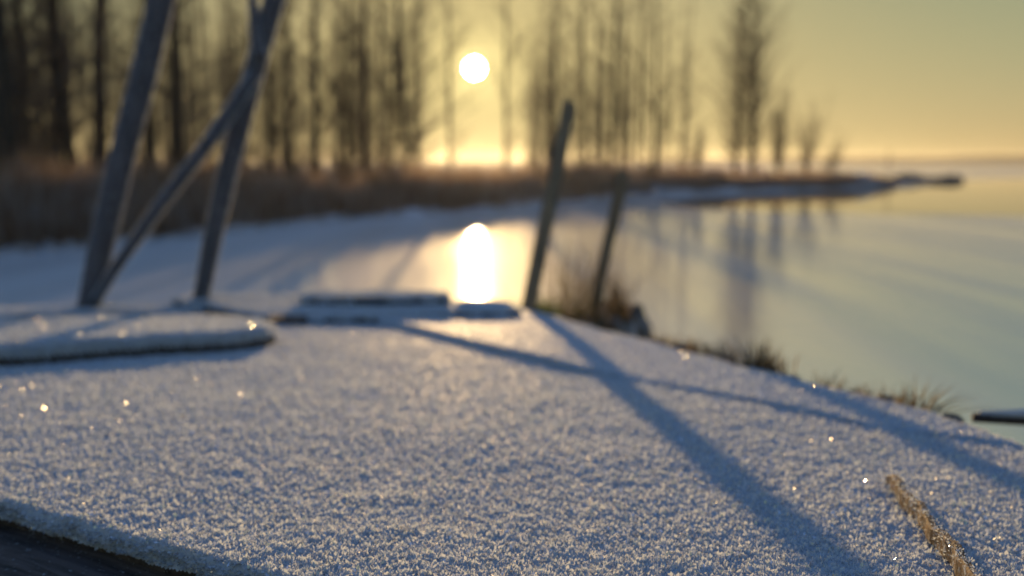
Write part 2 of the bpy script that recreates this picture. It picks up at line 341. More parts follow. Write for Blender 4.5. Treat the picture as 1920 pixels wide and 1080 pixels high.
# ------------------------------------------------------------------ trees
def grow(rg, height, r0, nb, blen, b0=0.12, stems=1, spread=0.0, twigs=9, up=0.9, nosub=False):
    tr = MB(); cr = MB()
    for s in range(stems):
        a0 = rg.uniform(0, 6.28); sp = spread * rg.uniform(0.5, 1.1) if stems > 1 else 0
        hh = height * (rg.uniform(0.7, 1.0) if stems > 1 else 1); pts = []; x = y = 0.0
        wx, wy = rg.uniform(-0.25, 0.25), rg.uniform(-0.25, 0.25); ns = 10
        for i in range(ns + 1):
            q = i / ns
            x = math.cos(a0) * sp * hh * q ** 1.2 + wx * math.sin(q * 4) * 0.5 + rg.uniform(-1, 1) * 0.008 * hh * q
            y = math.sin(a0) * sp * hh * q ** 1.2 + wy * math.sin(q * 3.1) * 0.5
            pts.append(Vector((x, y, hh * q)))
        rr = r0 * (1 if stems == 1 else 0.6)
        rad = [rr * (1.25 if i == 0 else 1) * (1 - 0.93 * (i / ns)) + 0.003 for i in range(ns + 1)]
        tr.tube(pts, rad, 7)
        nbb = max(4, nb // stems)
        for j in range(nbb):
            q = b0 + (1 - b0) * ((j + rg.random()) / nbb); q = min(q, 0.985); f = q * ns; i = min(int(f), ns - 1)
            p = pts[i].lerp(pts[i + 1], f - i); az = rg.uniform(0, 6.28)
            L = blen * hh * (0.35 + 0.9 * math.sin(min(1, (q - b0) / (1 - b0) * 1.15 + 0.22) * math.pi) ** 0.8) * rg.uniform(0.25, 1.35)
            el = rg.uniform(0.35, 1.0) * up; dv = Vector((math.cos(az) * math.cos(el), math.sin(az) * math.cos(el), math.sin(el)))
            br = [p]; c = p
            for k in range(4):
                dv = (dv + Vector((rg.uniform(-.22, .22), rg.uniform(-.22, .22), rg.uniform(-.05, .22)))).normalized(); c = c + dv * L / 4; br.append(c)
            rb = min(rad[i] * 0.4, 0.012 + 0.012 * L)
            cr.tube(br, [rb, rb * .8, rb * .55, rb * .35, 0.002], 3, False)
            for k in range(twigs):
                f2 = rg.uniform(0.6, 3.95); i2 = int(f2); pp = br[i2].lerp(br[i2 + 1], f2 - i2)
                dd = (dv + Vector((rg.uniform(-1, 1), rg.uniform(-1, 1), rg.uniform(-.4, .8)))).normalized(); l2 = L * rg.uniform(0.18, 0.45)
                e1 = pp + dd * l2 * .5; d3 = (dd + Vector((rg.uniform(-.4, .4), rg.uniform(-.4, .4), rg.uniform(-.1, .5)))).normalized(); e2 = e1 + d3 * l2 * .5
                cr.tube([pp, e1, e2], [0.006, 0.0045, 0.003], 3, False)
                if not nosub:
                    for _ in range(3):
                        s0 = pp.lerp(e2, rg.uniform(.2, 1)); s1 = s0 + Vector((rg.uniform(-1, 1), rg.uniform(-1, 1), rg.uniform(-.5, 1))).normalized() * l2 * .45
                        bI = len(cr.V); w = Vector((0.0045, 0.0025, 0.002)); cr.V += [tuple(s0 - w), tuple(s0 + w), tuple(s1)]; cr.F.append((bI, bI + 1, bI + 2))
    return tr.mesh("trunk"), cr.mesh("crown", False)
kinds = {}
def kind(k):
    if k not in kinds:
        rg = random.Random(100 + len(kinds) * 7)
        spec = dict(tall_a=dict(height=14, r0=0.15, nb=62, blen=0.15, b0=0.05), tall_b=dict(height=13, r0=0.13, nb=58, blen=0.17, b0=0.06),
                    tall_c=dict(height=15, r0=0.19, nb=60, blen=0.16, b0=0.08), thin_a=dict(height=11, r0=0.07, nb=45, blen=0.14, b0=0.05), thin_b=dict(height=12, r0=0.08, nb=50, blen=0.13, b0=0.04),
                    full=dict(height=14, r0=0.17, nb=230, blen=0.17, b0=0.06, twigs=7), bush=dict(height=5, r0=0.06, nb=200, blen=0.2, stems=8, spread=0.22, b0=0.15, twigs=6),
                    fan=dict(height=5, r0=0.05, nb=190, blen=0.19, stems=8, spread=0.3, b0=0.2, twigs=6), shrub=dict(height=2.0, r0=0.03, nb=80, blen=0.25, stems=9, spread=0.35, b0=0.1, twigs=5))[k]
        kinds[k] = grow(rg, **spec)
    return kinds[k]
def tree(px, Y, k, sc, label, group=None, name="tree", cat="tree", tilt=0.0, rz=None, wide=1.0):
    X = (px - 960) / FPX * Y * 1.008
    t_ = X / Y; d_ = max(0.0, Y - float(shore(t_)))
    z0 = float(land_h(np.array([t_]), np.array([d_]), np.array([X]), np.array([Y]))[0]) - 0.08
    r = thing(name, label, cat, (X, Y, z0), random.uniform(0, 6.28) if rz is None else rz, group)
    tilt = tilt + random.gauss(0, 0.022); r.rotation_euler = (random.gauss(0, 0.02), tilt, r.rotation_euler[2]); r.scale = (sc * wide, sc * wide, sc)
    tm, cm = kind(k); obj("trunk", tm, M_BARK, r); obj("crown", cm, M_TWIG, r); return r

main = [  # pixel column at the foot, distance, kind, scale, label
 (6, 21, 'tall_b', 0.85, 'dark bare tree cut by the left edge of the photo'),
 (38, 20, 'tall_c', 1.0, 'thickest dark trunk in the far left corner of the wood'),
 (72, 22, 'tall_a', 0.85, 'slimmer trunk just right of the thickest trunk at far left'),
 (98, 26, 'thin_b', 1.0, 'thin bare tree third from the thickest trunk at far left'),
 (127, 24, 'tall_b', 0.8, 'straight bare tree midway between left edge and the thick leaning pole'),
 (152, 23, 'tall_a', 0.9, 'dark tree standing just left of the thick leaning pole'),
 (188, 30, 'tall_b', 0.9, 'bare tree half hidden by the left side of the thick leaning pole'),
 (292, 27, 'tall_c', 0.95, 'dark tree just right of the thick leaning pole, low limbs'),
 (345, 25, 'tall_c', 0.95, 'strong dark trunk alone in the gap between the two leaning poles'),
 (385, 33, 'thin_a', 1.1, 'thin bare tree behind the slanting brace between the leaning poles'),
 (512, 34, 'tall_b', 0.95, 'bare tree just right of the second leaning pole'),
 (552, 36, 'tall_a', 0.9, 'second bare tree right of the second leaning pole'),
 (597, 31, 'tall_b', 1.0, 'darker bare tree with knotty branches right of the two leaning poles'),
 (655, 38, 'tall_a', 0.95, 'bare tree midway between the leaning poles and the sun'),
 (690, 37, 'thin_b', 1.1, 'slender bare tree left of the forked dark tree near the sun'),
 (737, 36, 'tall_b', 0.95, 'left one of the two close trees left of the sun'),
 (768, 34, 'tall_a', 0.95, 'right one of the two close trees left of the sun, darkest'),
 (846, 44, 'thin_b', 1.2, 'thin tree standing right under and left of the sun'),
 (948, 46, 'thin_b', 1.2, 'thin tree standing just right of the sun'),
 (1030, 46, 'tall_b', 1.0, 'pale hazy tree behind the top of the cut stake'),
 (1098, 50, 'tall_a', 1.0, 'hazy tree just right of the top of the cut stake'),
 (1142, 46, 'tall_c', 1.0, 'darkest tree between the sun and the dense twin trees'),
 (1192, 56, 'thin_a', 1.4, 'thin tree touching the darkest tree right of the sun'),
 (1226, 54, 'tall_b', 1.1, 'straight bare tree left of the gap before the twin trees'),
 (1278, 60, 'thin_a', 1.0, 'thin short tree in the bright gap before the twin trees'),
 (1372, 62, 'full', 1.05, 'left one of the dense twin trees at the end of the wood'),
 (1404, 60, 'full', 1.12, 'right one of the dense twin trees at the end of the wood'),
]
for px, Y, k, sc, lb in main:
    tree(px, Y, k, sc, lb, 'bare trees along the lake shore', wide=0.85 if Y > 40 else 1)
tree(1452, 62, 'bush', 1.3, 'bare bushy tree right beside the dense twin trees', 'low bare bushes at the end of the wood', 'bush_tree', 'bush')
tree(1502, 64, 'fan', 1.2, 'fan-shaped bare bush, last big one on the spit', 'low bare bushes at the end of the wood', 'bush_tree', 'bush')
tree(1548, 62, 'fan', 0.7, 'small bare bush between the fan-shaped bush and open water', 'low bare bushes at the end of the wood', 'bush_tree', 'bush')
tree(1300, 58, 'bush', 0.8, 'low bare bush in the gap left of the twin trees', 'low bare bushes at the end of the wood', 'bush_tree', 'bush')
# the wood behind: nothing tells these apart
rg = random.Random(5)
def BACK(px):
    if px < 230: return 'blurred bare tree in the back rows left of the thick leaning pole', 'back rows left of the poles'
    if px < 500: return 'blurred bare tree in the back rows seen between the two leaning poles', 'back rows between the poles'
    if px < 880: return 'blurred bare tree in the back rows between the leaning poles and the sun', 'back rows left of the sun'
    return 'pale hazy bare tree in the back rows right of the sun', 'back rows right of the sun'
for i in range(212):
    px = rg.uniform(-500, 740) if i % 5 else rg.uniform(985, 1290); Y = rg.uniform(34, 75) if px < 600 else rg.uniform(56, 110)
    if 800 < px < 985 and (px < 915): continue
    if i % 2 == 0 and px < 740: px = rg.uniform(240, 800); Y = rg.uniform(44, 90)
    if i >= 203: px = rg.uniform(990, 1290)
    tree(px, Y, rg.choice(['tall_a', 'tall_b', 'thin_a', 'thin_b', 'tall_c'] if px < 240 else ['thin_b', 'thin_a', 'thin_b'] if px < 700 else ['thin_a', 'thin_b']), rg.uniform(0.7, 1.1), *BACK(px), wide=0.85)
for i in range(24):
    px = rg.uniform(-1400, 420) if i % 2 else rg.uniform(-1400, -40); Y = rg.uniform(24, 50)
    tree(px, Y, rg.choice(['tall_a', 'tall_b', 'tall_c']), rg.uniform(0.8, 1.1), *BACK(px))
for i in range(64):
    px = rg.uniform(-100, 1290); Y = float(shore((px - 960) / FPX)) + rg.uniform(2.0, 9)
    if 800 < px < 985: continue
    tree(px, Y, 'shrub', rg.uniform(0.5, 0.95) * (1.15 if px < 400 else 1), 'low twiggy shrub among the reeds left of the second leaning pole' if px < 480 else ('low twiggy shrub among the reeds between second pole and sun' if px < 890 else 'low twiggy shrub on the narrowing bank right of the sun'), 'shrubs among the left reeds' if px < 480 else ('shrubs among the middle reeds' if px < 890 else 'shrubs on the narrowing bank'), 'shrub', 'shrub')

# mound, stones and the post at the tip of the spit
def lump(name, cx, cy, cz, sx, sy, sz, m, seed, parent=None, n=18):
    V = []; F = []
    for i in range(n + 1):
        th = math.pi * i / n
        for j in range(2 * n):
            ph = math.pi * j / n; x, y, z = math.sin(th) * math.cos(ph), math.sin(th) * math.sin(ph), math.cos(th)
            k = 1 + 0.35 * (vnoise(np.array([x * 1.7 + 9 + z]), np.array([y * 1.7 + 9 - z]), seed)[0] - 0.5) + 0.12 * (vnoise(np.array([x * 6 + 9 + z * 2]), np.array([y * 6 + 9 - z * 3]), seed)[0] - 0.5)
            V.append((x * sx * k, y * sy * k, z * sz * k))
    for i in range(n):
        for j in range(2 * n): q = (j + 1) % (2 * n); F.append((i * 2 * n + j, (i + 1) * 2 * n + j, (i + 1) * 2 * n + q, i * 2 * n + q))
    me = bpy.data.meshes.new(name); me.from_pydata(V, [], F); me.polygons.foreach_set('use_smooth', [True] * len(F))
    o = obj(name, me, m, parent); o.location = (cx, cy, cz); return o
M_STONE = ground_mat("dark_stone", (0.04, 0.035, 0.035), (0.08, 0.07, 0.065), (0.30, 0.31, 0.33), 3.0)
for px, py, w, hgt, lb in [(1702, 338, 1.5, 0.55, 'dark low rock nearest the tip of the spit'), (1748, 339, 2.2, 0.40, 'long flat dark rock in the water off the spit'), (1783, 338, 1.0, 0.5, 'tallest dark rock, farthest out off the spit')]:
    p = atz(px, py + 2); tag(lump("rock", p.x, p.y, 0.02, w, 0.8, hgt, M_STONE, int(px)), lb, 'rock', 'rocks off the tip of the spit')
for px, w, hgt, lb in [(1562, 1.5, 0.75, 'dark overgrown mound on the spit right of the fan-shaped bush'), (1610, 1.9, 0.85, 'larger dark mound near the end of the spit')]:
    p = atz(px, 352); tag(lump("mound", p.x, p.y + 2.5, 0.05, w, 1.5, hgt, M_GROUND, int(px)), lb, 'mound', 'mounds on the spit')
p = atz(1683, 342); mb = MB(); mb.tube([(0, 0, -0.2), (0.02, 0, 1.4), (0.0, 0, 2.6)], [0.05, 0.045, 0.04], 8)
o = obj("post", mb.mesh("post"), M_BARK); o.location = (p.x, p.y + 2, 0); tag(o, 'thin faint post standing at the tip of the spit', 'post')

# ------------------------------------------------------------------ the near bank under the deck
front = [deck(-260, 870), deck(0, 934), deck(400, 1052)]
dx, dy = front[1][0] - front[2][0], front[1][1] - front[2][1]
q0 = (front[1][0] + dx * 5.0, front[1][1] + dy * 5.0); q1 = (front[2][0] - dx * 1.2, front[2][1] - dy * 1.2)
edge = [deck(x, y) for x, y in [(985, 588), (1120, 618), (1300, 665), (1500, 717), (1740, 775), (1920, 838), (2150, 925)]]
eR = (edge[-1][0] + 0.12, 0.12)
back = [deck(600, 588), deck(0, 592), (-2.6, 2.95)]
DECK = [q1, eR] + edge[::-1] + [back[0], back[1], back[2], (-2.6, q0[1] + 0.2), q0]
def poly_sd(P, X, Y):
    """signed distance (inside positive), nearest point"""
    best = np.full(X.shape, 1e9); nx = np.zeros_like(X); ny = np.zeros_like(Y); ins = np.zeros(X.shape, bool); n = len(P)
    for i in range(n):
        ax, ay = P[i]; bx, by = P[(i + 1) % n]; ex, ey = bx - ax, by - ay
        t = np.clip(((X - ax) * ex + (Y - ay) * ey) / (ex * ex + ey * ey + 1e-12), 0, 1)
        qx, qy = ax + t * ex, ay + t * ey; dd = np.hypot(X - qx, Y - qy); k = dd < best
        best = np.where(k, dd, best); nx = np.where(k, qx, nx); ny = np.where(k, qy, ny)
        c = ((ay > Y) != (by > Y)) & (X < (bx - ax) * (Y - ay) / (by - ay + 1e-12) + ax); ins ^= c
    return np.where(ins, best, -best), nx, ny

sp0, sp1 = (0.12, 3.0), (0.40, 3.8)
def bank_z(X, Y):
    sd, _, _ = poly_sd(DECK, X, Y); d = np.maximum(-sd, 0)
    z0 = deck_z(X, np.minimum(Y, 3.0)) - 0.06
    z = z0 - 1.25 * d - 0.02 + 0.05 * (vnoise(X * 6, Y * 6, 21) - 0.5)
    ex, ey = sp1[0] - sp0[0], sp1[1] - sp0[1]; t = np.clip(((X - sp0[0]) * ex + (Y - sp0[1]) * ey) / (ex * ex + ey * ey), 0, 1)
    dd = np.hypot(X - sp0[0] - t * ex, Y - sp0[1] - t * ey)
    z2 = 0.975 - 0.03 * t - 2.2 * np.maximum(dd - 0.10, 0) + 0.06 * (vnoise(X * 5, Y * 5, 22) - 0.5) - 1.2 * np.maximum(np.hypot(X - sp1[0], Y - sp1[1]) * (t >= 1) - 0.1, 0)
    z = np.maximum(z, z2)
    return np.where(sd > 0, z0 - 0.05 - 0.1 * np.minimum(sd, .4), z)
gx = np.linspace(-4.2, 3.4, 300); gy = np.linspace(-1.2, 7.6, 330)
XX, YY = np.meshgrid(gx, gy); ZZ = np.maximum(bank_z(XX, YY), -0.05)
V = np.stack([XX, YY, ZZ], -1).reshape(-1, 3); ii = np.arange(299)[None, :] + np.arange(329)[:, None] * 300
F = np.stack([ii, ii + 1, ii + 301, ii + 300], -1).reshape(-1, 4)
zf = ZZ.ravel()[F].max(1); F = F[zf > -0.045]
o = obj("bank", mesh_np("bank", V, F, True), M_BANK); o['kind'] = 'structure'

# ------------------------------------------------------------------ frost-covered boards
def frost_noise(X, Y):
    a = vnoise(X * 9, Y * 9, 31) * 0.004 + vnoise(X * 34, Y * 30, 32) * 0.0022
    c1 = vnoise(X * 120, Y * 120, 33); c2 = vnoise(X * 230 + 3, Y * 230, 34); c3 = vnoise(X * 430, Y * 430, 35)
    m = 0.45 + 0.9 * vnoise(X * 4, Y * 4, 38)
    return a + (0.0019 * c1 ** 1.5 + 0.0019 * c2 ** 1.3) * m + 0.0013 * c3 - 0.0045
SL = {'rnd': 0.007}
def smap(P, X, Y, zf, extra=None):
    RND = SL['rnd']; sd, nx, ny = poly_sd(P, X, Y); s = np.maximum(-sd, 0); out = sd < 0
    k = np.maximum(s, 1e-9); ox, oy = np.where(out, (X - nx) / k, 0), np.where(out, (Y - ny) / k, 0)
    bx, by = np.where(out, nx, X), np.where(out, ny, Y)
    z = zf(bx, by) + frost_noise(bx, by)
    if extra is not None: z = z + extra(bx, by)
    q = np.clip(RND - sd, 0, RND); z = z - (RND - np.sqrt(np.maximum(RND * RND - q * q, 0))) * (~out) - np.where(out, RND + s, 0)
    wv = 0.004 * (vnoise((bx + by) * 260, s * 300, 36) - 0.3) + 0.006 * (vnoise((bx - by) * 30, s * 30, 37) - 0.5)
    taper = np.where(out, np.minimum(s / 0.004, 1), 0)
    return np.stack([bx + ox * wv * taper, by + oy * wv * taper, z], -1), sd, np.stack([ox, oy], -1)
def frost_slab(name, P, zf, thick, parent, ct=0.0016, cy=0.0036, ncry=0, extra=None, csize=1.0, nrim=0, rnd=0.007):
    SL['rnd'] = rnd
    PX = np.array([p[0] for p in P]); PY = np.array([p[1] for p in P])
    y0, y1 = max(PY.min() - thick - .02, 0.2), PY.max() + thick + .02
    rows = np.exp(np.arange(math.log(y0), math.log(y1), cy))
    tt = PX / np.maximum(PY, 0.2); t0, t1 = tt.min() - .05, tt.max() + .05
    c = [max(t0, -0.62)]
    while c[-1] < min(t1, 0.62): c.append(c[-1] + ct)
    while c[-1] < t1: c.append(c[-1] + ct * 6)
    lo = []
    q = c[0]
    while q > t0: q -= ct * 6; lo.append(q)
    T = np.array(lo[::-1] + c); TT, YY = np.meshgrid(T, rows); XX = TT * YY
    pos, sd, _ = smap(P, XX, YY, zf, extra); nr, nc = XX.shape
    ii = np.arange(nc - 1)[None, :] + np.arange(nr - 1)[:, None] * nc
    F = np.stack([ii, ii + 1, ii + 1 + nc, ii + nc], -1).reshape(-1, 4)
    smax = sd.ravel()[F].max(1); F = F[smax > -thick]
    used = np.unique(F); rm = np.zeros(nr * nc, np.int64); rm[used] = np.arange(len(used))
    o = obj("frost_layer", mesh_np("frost_layer", pos.reshape(-1, 3)[used], rm[F], True), M_FROST, parent)
    if ncry:
        tmin, tmax = max(t0, -0.68), min(t1, 0.68)
        ly = rng.uniform(math.log(y0), math.log(y1), ncry * 2); Yc = np.exp(ly); tc = rng.uniform(tmin, tmax, ncry * 2); Xc = tc * Yc
        if nrim:
            n_ = len(P); A = np.array(P); B = np.roll(A, -1, 0); m_ = (A + B) / 2; wgt = np.hypot(*(B - A).T) / np.maximum(np.abs(m_[:, 1]), .3) ** 1.5
            e_ = rng.choice(n_, nrim, p=wgt / wgt.sum()); u_ = rng.random(nrim)[:, None]; q_ = A[e_] + (B - A)[e_] * u_; nn_ = np.stack([(B - A)[e_][:, 1], -(B - A)[e_][:, 0]], -1)
            nn_ /= np.linalg.norm(nn_, axis=1)[:, None]; o_ = rng.uniform(-thick, thick, nrim)[:, None]; q_ = q_ + nn_ * o_; kk = q_[:, 1] > 0.25
            Xc = np.concatenate([Xc, q_[kk, 0]]); Yc = np.concatenate([Yc, q_[kk, 1]])
        pos, sd, on = smap(P, Xc, Yc, zf, extra); k = (sd > -thick * 1.0)
        pos, sd, on, Yc = pos[k], sd[k], on[k], Yc[k]
        n = len(pos); outw = (sd < 0.002).astype(float)
        ax = rng.normal(0, 0.55, (n, 3)); ax[:, 2] = np.abs(ax[:, 2]) * 0.6 + 0.75 - 0.75 * outw; ax[:, :2] += on * outw[:, None] * 1.3
        fl = rng.random(n) < 0.14; ax[fl] = rng.normal(0, 1, (fl.sum(), 3))          # loose flakes lie any way
        ax /= np.linalg.norm(ax, axis=1)[:, None]
        sd2 = np.cross(ax, rng.normal(0, 1, (n, 3))); sd2 /= np.linalg.norm(sd2, axis=1)[:, None] + 1e-9
        ln = (0.0008 + 0.0034 * rng.random(n) ** 2) * csize * np.clip(Yc / 0.7, 0.8, 2.0) ** 0.5 * (1 + 0.15 * outw); w = ln * rng.uniform(0.16, 0.42, n)
        a = pos - ax * ln[:, None] * 0.2; b = pos + ax * ln[:, None] * 0.45
        V = np.stack([a, b + sd2 * w[:, None], pos + ax * ln[:, None], b - sd2 * w[:, None]], 1).reshape(-1, 3)
        F = np.arange(4 * n).reshape(-1, 4)
        c_ = obj("frost_crystals", mesh_np("frost_crystals", V, F), M_CRYS, parent); c_['kind'] = 'stuff'
    return o
def prism(name, P, ztop, thick, m, parent, inset=0.0):
    """board of wood under the frost: outline P, top following the function ztop"""
    cx = sum(p[0] for p in P) / len(P); cy = sum(p[1] for p in P) / len(P); n = len(P); V = []
    Q = [(cx + (x - cx) * (1 - inset), cy + (y - cy) * (1 - inset)) for x, y in P]
    for x, y in Q: V.append((x, y, float(ztop(x, y))))
    for x, y in Q: V.append((x, y, float(ztop(x, y)) - thick))
    F = [tuple(range(n)), tuple(range(2 * n - 1, n - 1, -1))] + [(i, i + n, (i + 1) % n + n, (i + 1) % n) for i in range(n)]
    me = bpy.data.meshes.new(name); me.from_pydata(V, [], F); return obj(name, me, m, parent)

# the deck: two sheets, the far one a little proud of the near one, its lip is the dark seam
seam = [deck(x, y, 0.004) for x, y in [(690, 601), (800, 625), (940, 662), (1090, 694), (1200, 710), (1350, 738), (1500, 768), (1640, 798)]]
s_end = deck(1905, 842)
deck_t = thing("jetty_deck", "wide frost-covered wooden deck sloping away across the foreground", "deck", (0, 0, 0))
# the near sheet carries everything up to the back edge, the far sheet lies over it
rA, rB, rC = deck(1085, 702), deck(905, 845), deck(700, 965)
def ridge(X, Y):
    out = 0
    for (a, b, h_) in ((rA, rB, 0.0008), (rB, rC, 0.0006)):
        ex, ey = b[0] - a[0], b[1] - a[1]; t = np.clip(((X - a[0]) * ex + (Y - a[1]) * ey) / (ex * ex + ey * ey), 0, 1)
        d = np.hypot(X - a[0] - t * ex, Y - a[1] - t * ey); out = np.maximum(out, h_ * np.exp(-(d / 0.005) ** 2))
    d2, _, _ = poly_sd(DECK, X, Y)
    return out + 0.012 * (vnoise(X * 1.6 + 4, Y * 1.6, 41) - 0.5) * np.clip(d2 / .2, 0, 1)
frost_slab("deck_sheet", DECK, deck_z, 0.012, deck_t, ncry=430000, nrim=90000, rnd=0.004, extra=ridge)
prism("deck_board", DECK, lambda x, y: deck_z(x, y) - 0.014, 0.03, M_WOODDARK, deck_t, 0.012)
far_P = seam + [s_end] + [e for e in edge[:-1][::-1] if True]
far_P = seam + [(e[0] * 0.985, e[1] * 0.992) for e in edge[:-1][::-1]]
def und(X, Y):
    d2, _, _ = poly_sd(DECK, X, Y); return 0.012 * (vnoise(X * 1.6 + 4, Y * 1.6, 41) - 0.5) * np.clip(d2 / .2, 0, 1)
deck2 = thing("frosted_sheet", "thin frosted sheet on the far right of the deck, its dark lip forming a seam", "sheet", (0, 0, 0))
frost_slab("sheet", far_P, lambda X, Y: deck_z(X, Y) + np.interp(X, [p[0] for p in seam], [0.017, 0.017, 0.016, 0.014, 0.006, 0.006, 0.008, 0.005]), 0.012, deck2, rnd=0.004, ncry=40000, extra=und, ct=0.002, cy=0.004)

# dark beam seen below the front left edge of the deck
bl = Vector((dx, dy)).normalized(); nrm = Vector((bl.y, -bl.x)); nrm = nrm if nrm.y < 0 else -nrm
bm0 = Vector(q1) - bl * 0.2 ; L = 2.6
me = bpy.data.meshes.new("beam"); V = []; F = []
nu, nv = 260, 26
for i in range(nu + 1):
    for j in range(nv + 1):
        u = i / nu * L; v = j / nv
        # profile: slopes outwards from under the deck and then down
        o_ = -0.02 + 0.19 * min(v / 0.7, 1); dz = -0.026 - 0.030 * min(v / 0.7, 1) - 0.14 * max(0, (v - 0.7) / 0.3)
        g = (vnoise(np.array([u * 7.0]), np.array([v * 38.0]), 51)[0] - 0.5) * 0.010
        p = bm0 + bl * u + nrm * o_
        V.append((p.x, p.y, deck_z(p.x, bm0.y + bl.y * u) + dz + g))
for i in range(nu):
    for j in range(nv): a = i * (nv + 1) + j; F.append((a, a + 1, a + nv + 2, a + nv + 1))
me.from_pydata(V, [], F); me.polygons.foreach_set('use_smooth', [True] * len(F))
cc = bm0 + bl * L / 2; ang = math.atan2(bl.y, bl.x)
from mathutils import Matrix
me.transform(Matrix.Translation((cc.x, cc.y, 1.2)).inverted()); me.transform(Matrix.Rotation(-ang, 4, 'Z'))
o = obj("wooden_beam", me, M_WOODDARK); o.location = (cc.x, cc.y, 1.2); o.rotation_euler = (0, 0, ang)
tag(o, "dark grained wooden beam showing below the frosted deck edge, bottom left corner", "beam")

def board(name, pix, up, thick, label, ff, rnd, ncry=14000, wood=M_WOODDARK, cat="board"):
    P = [deck(x, y, up) for x, y in pix]
    zz = lambda X, Y: deck_z(X, Y) + up
    r = thing(name, label, cat, (0, 0, 0))
    frost_slab("frost", P, zz, ff, r, ct=0.0024, cy=0.004, ncry=ncry, csize=1.2, rnd=rnd)
    prism("plank", P, lambda x, y: float(zz(x, y)) - 0.01, thick - 0.010, wood, r, 0.004)
    return r
# big rounded board at left
board("frosted_board", [(-700, 684), (-350, 667), (-60, 650), (200, 634), (400, 622), (500, 614), (517, 607), (490, 600), (400, 592), (200, 594), (-60, 601), (-700, 612)], 0.042, 0.040,
      "thick round-edged frosted board lying on the deck at the left", 0.014, 0.007, 42000)
def slab(name, pix, z0, thick, label, ff, ncry, cat="board"):
    P = [tuple(atz(x, y, z0)[:2]) for x, y in pix]
    r = thing(name, label, cat, (0, 0, 0)); flat = lambda X, Y: z0 + 0.0 * X
    frost_slab("frost", P, flat, ff, r, ct=0.0024, cy=0.004, ncry=ncry, csize=1.2, rnd=0.004)
    prism("plank", P, lambda x, y: z0 - 0.006, thick - 0.004, M_WOODDARK, r, 0.006); return r
slab("foot_rail", [(-700, 593), (-200, 591), (0, 589), (200, 586), (378, 583), (395, 574), (200, 572), (0, 575), (-700, 579)], 1.088, 0.04,
     "narrow frosted rail that carries the feet of the two leaning poles", 0.005, 8000, cat="rail")
slab("frosted_slab", [(388, 568), (480, 588), (550, 594), (690, 591), (840, 582), (978, 579), (968, 573), (860, 566), (700, 560), (560, 553), (470, 550), (400, 553)], 1.108, 0.065,
     "broad frosted slab on the back edge of the deck below the sun's reflection", 0.002, 16000)
slab("raised_plank", [(562, 554), (640, 556), (845, 555), (838, 548), (720, 544), (600, 544), (566, 548)], 1.133, 0.026,
     "short frosted plank resting on the slab with a dark gap beneath", 0.006, 7000)
slab("block", [(322, 560), (352, 567), (400, 563), (398, 553), (350, 550)], 1.108, 0.06, "small frosted block end poking out left of the second leaning pole", 0.012, 1500, cat="block")
p = atz(905, 573, 1.105); o = lump("snow_lump", p.x, p.y, 1.100, 0.09, 0.05, 0.024, M_FROST, 3); tag(o, "rounded lump of snow at the right end of the slab", "snow lump")
# dark blocks stand in for bits of shadow under the slab's near edge
for px, w, lb in [(538, 0.05, 'dark block standing in for shadow under the left corner of the frosted slab'), (625, 0.022, 'small dark block for shadow in the middle under the frosted slab'), (683, 0.022, 'small dark block for shadow where the seam meets the frosted slab')]:
    x, y = deck(px, 612 - (px - 538) * 0.06); me = bpy.data.meshes.new("shade_block"); h_ = 0.022
    V = [(-w, -.02, -.01), (w, -.02, -.01), (w * .9, .05, -.01), (-w, .05, -.01), (-w * .95, -.017, h_), (w * .95, -.02, h_ * .8), (w * .9, .05, h_), (-w, .05, h_)]
    me.from_pydata(V, [], [(3, 2, 1, 0), (4, 5, 6, 7), (0, 1, 5, 4), (1, 2, 6, 5), (2, 3, 7, 6), (3, 0, 4, 7)])
    o = obj("shade_block", me, M_WOODDARK); o.location = (x, y, deck_z(x, y)); tag(o, lb, 'shade_block', 'dark blocks for shadow under the frosted slab')

# ------------------------------------------------------------------ leaning poles with brace
YP = 2.84
frame = thing("pole_frame", "two leaning grey poles joined by a slanting brace, frosted, at the left", "pole frame", tuple(at(270, 575, YP)))
fo = Vector(frame.location)
def limb(name, pts, n=16, m=M_POLE, cap_parent=frame, org=fo, flut=0.02):
    """pts: (px,py,Y,diameter px)"""
    P = [at(x, y, Y) - org for x, y, Y, w in pts]; R = [w / 2 / FPX * Y for x, y, Y, w in pts]
    Q = []; RR = []
    for i in range(len(P) - 1):
        for k in range(6):
            f = k / 6; Q.append(P[i].lerp(P[i + 1], f)); RR.append((R[i] * (1 - f) + R[i + 1] * f) * (1 + random.uniform(-flut, flut) * 0.5))
    Q.append(P[-1]); RR.append(R[-1])
    mb = MB(); mb.tube(Q, RR, n); return obj(name, mb.mesh(name), m, cap_parent), Q, RR
def frost_on(Q, RR, parent, n=3500, bias=None, sz=0.004, name="frost_fringe"):
    """crystals growing on both flanks of a pole"""
    Vv = []
    rg_ = np.random.default_rng(len(Q) + n); L = len(Q) - 1
    for i in range(n):
        f = rg_.uniform(0, L - 1e-6); k = int(f); p = Q[k].lerp(Q[k + 1], f - k); r = RR[k]; d = (Q[k + 1] - Q[k]).normalized()
        a = rg_.normal(0, 0.38) + (math.pi if rg_.random() < 0.5 else 0)
        sx = d.cross(Vector((0, 1, 0))).normalized(); sy = d.cross(sx)
        nv = sx * math.cos(a) + sy * math.sin(a); q = p + nv * r * 0.97
        g = nv * rg_.uniform(.4, 1) * sz + Vector(rg_.normal(0, sz * .4, 3)); s = nv.cross(Vector(rg_.normal(0, 1, 3))).normalized() * sz * rg_.uniform(.25, .5)
        Vv += [tuple(q), tuple(q + g * .6 + s), tuple(q + g), tuple(q + g * .6 - s)]
    V = np.array(Vv); o = obj(name, mesh_np(name, V, np.arange(len(V)).reshape(-1, 4)), M_CRYS, parent); o['kind'] = 'stuff'
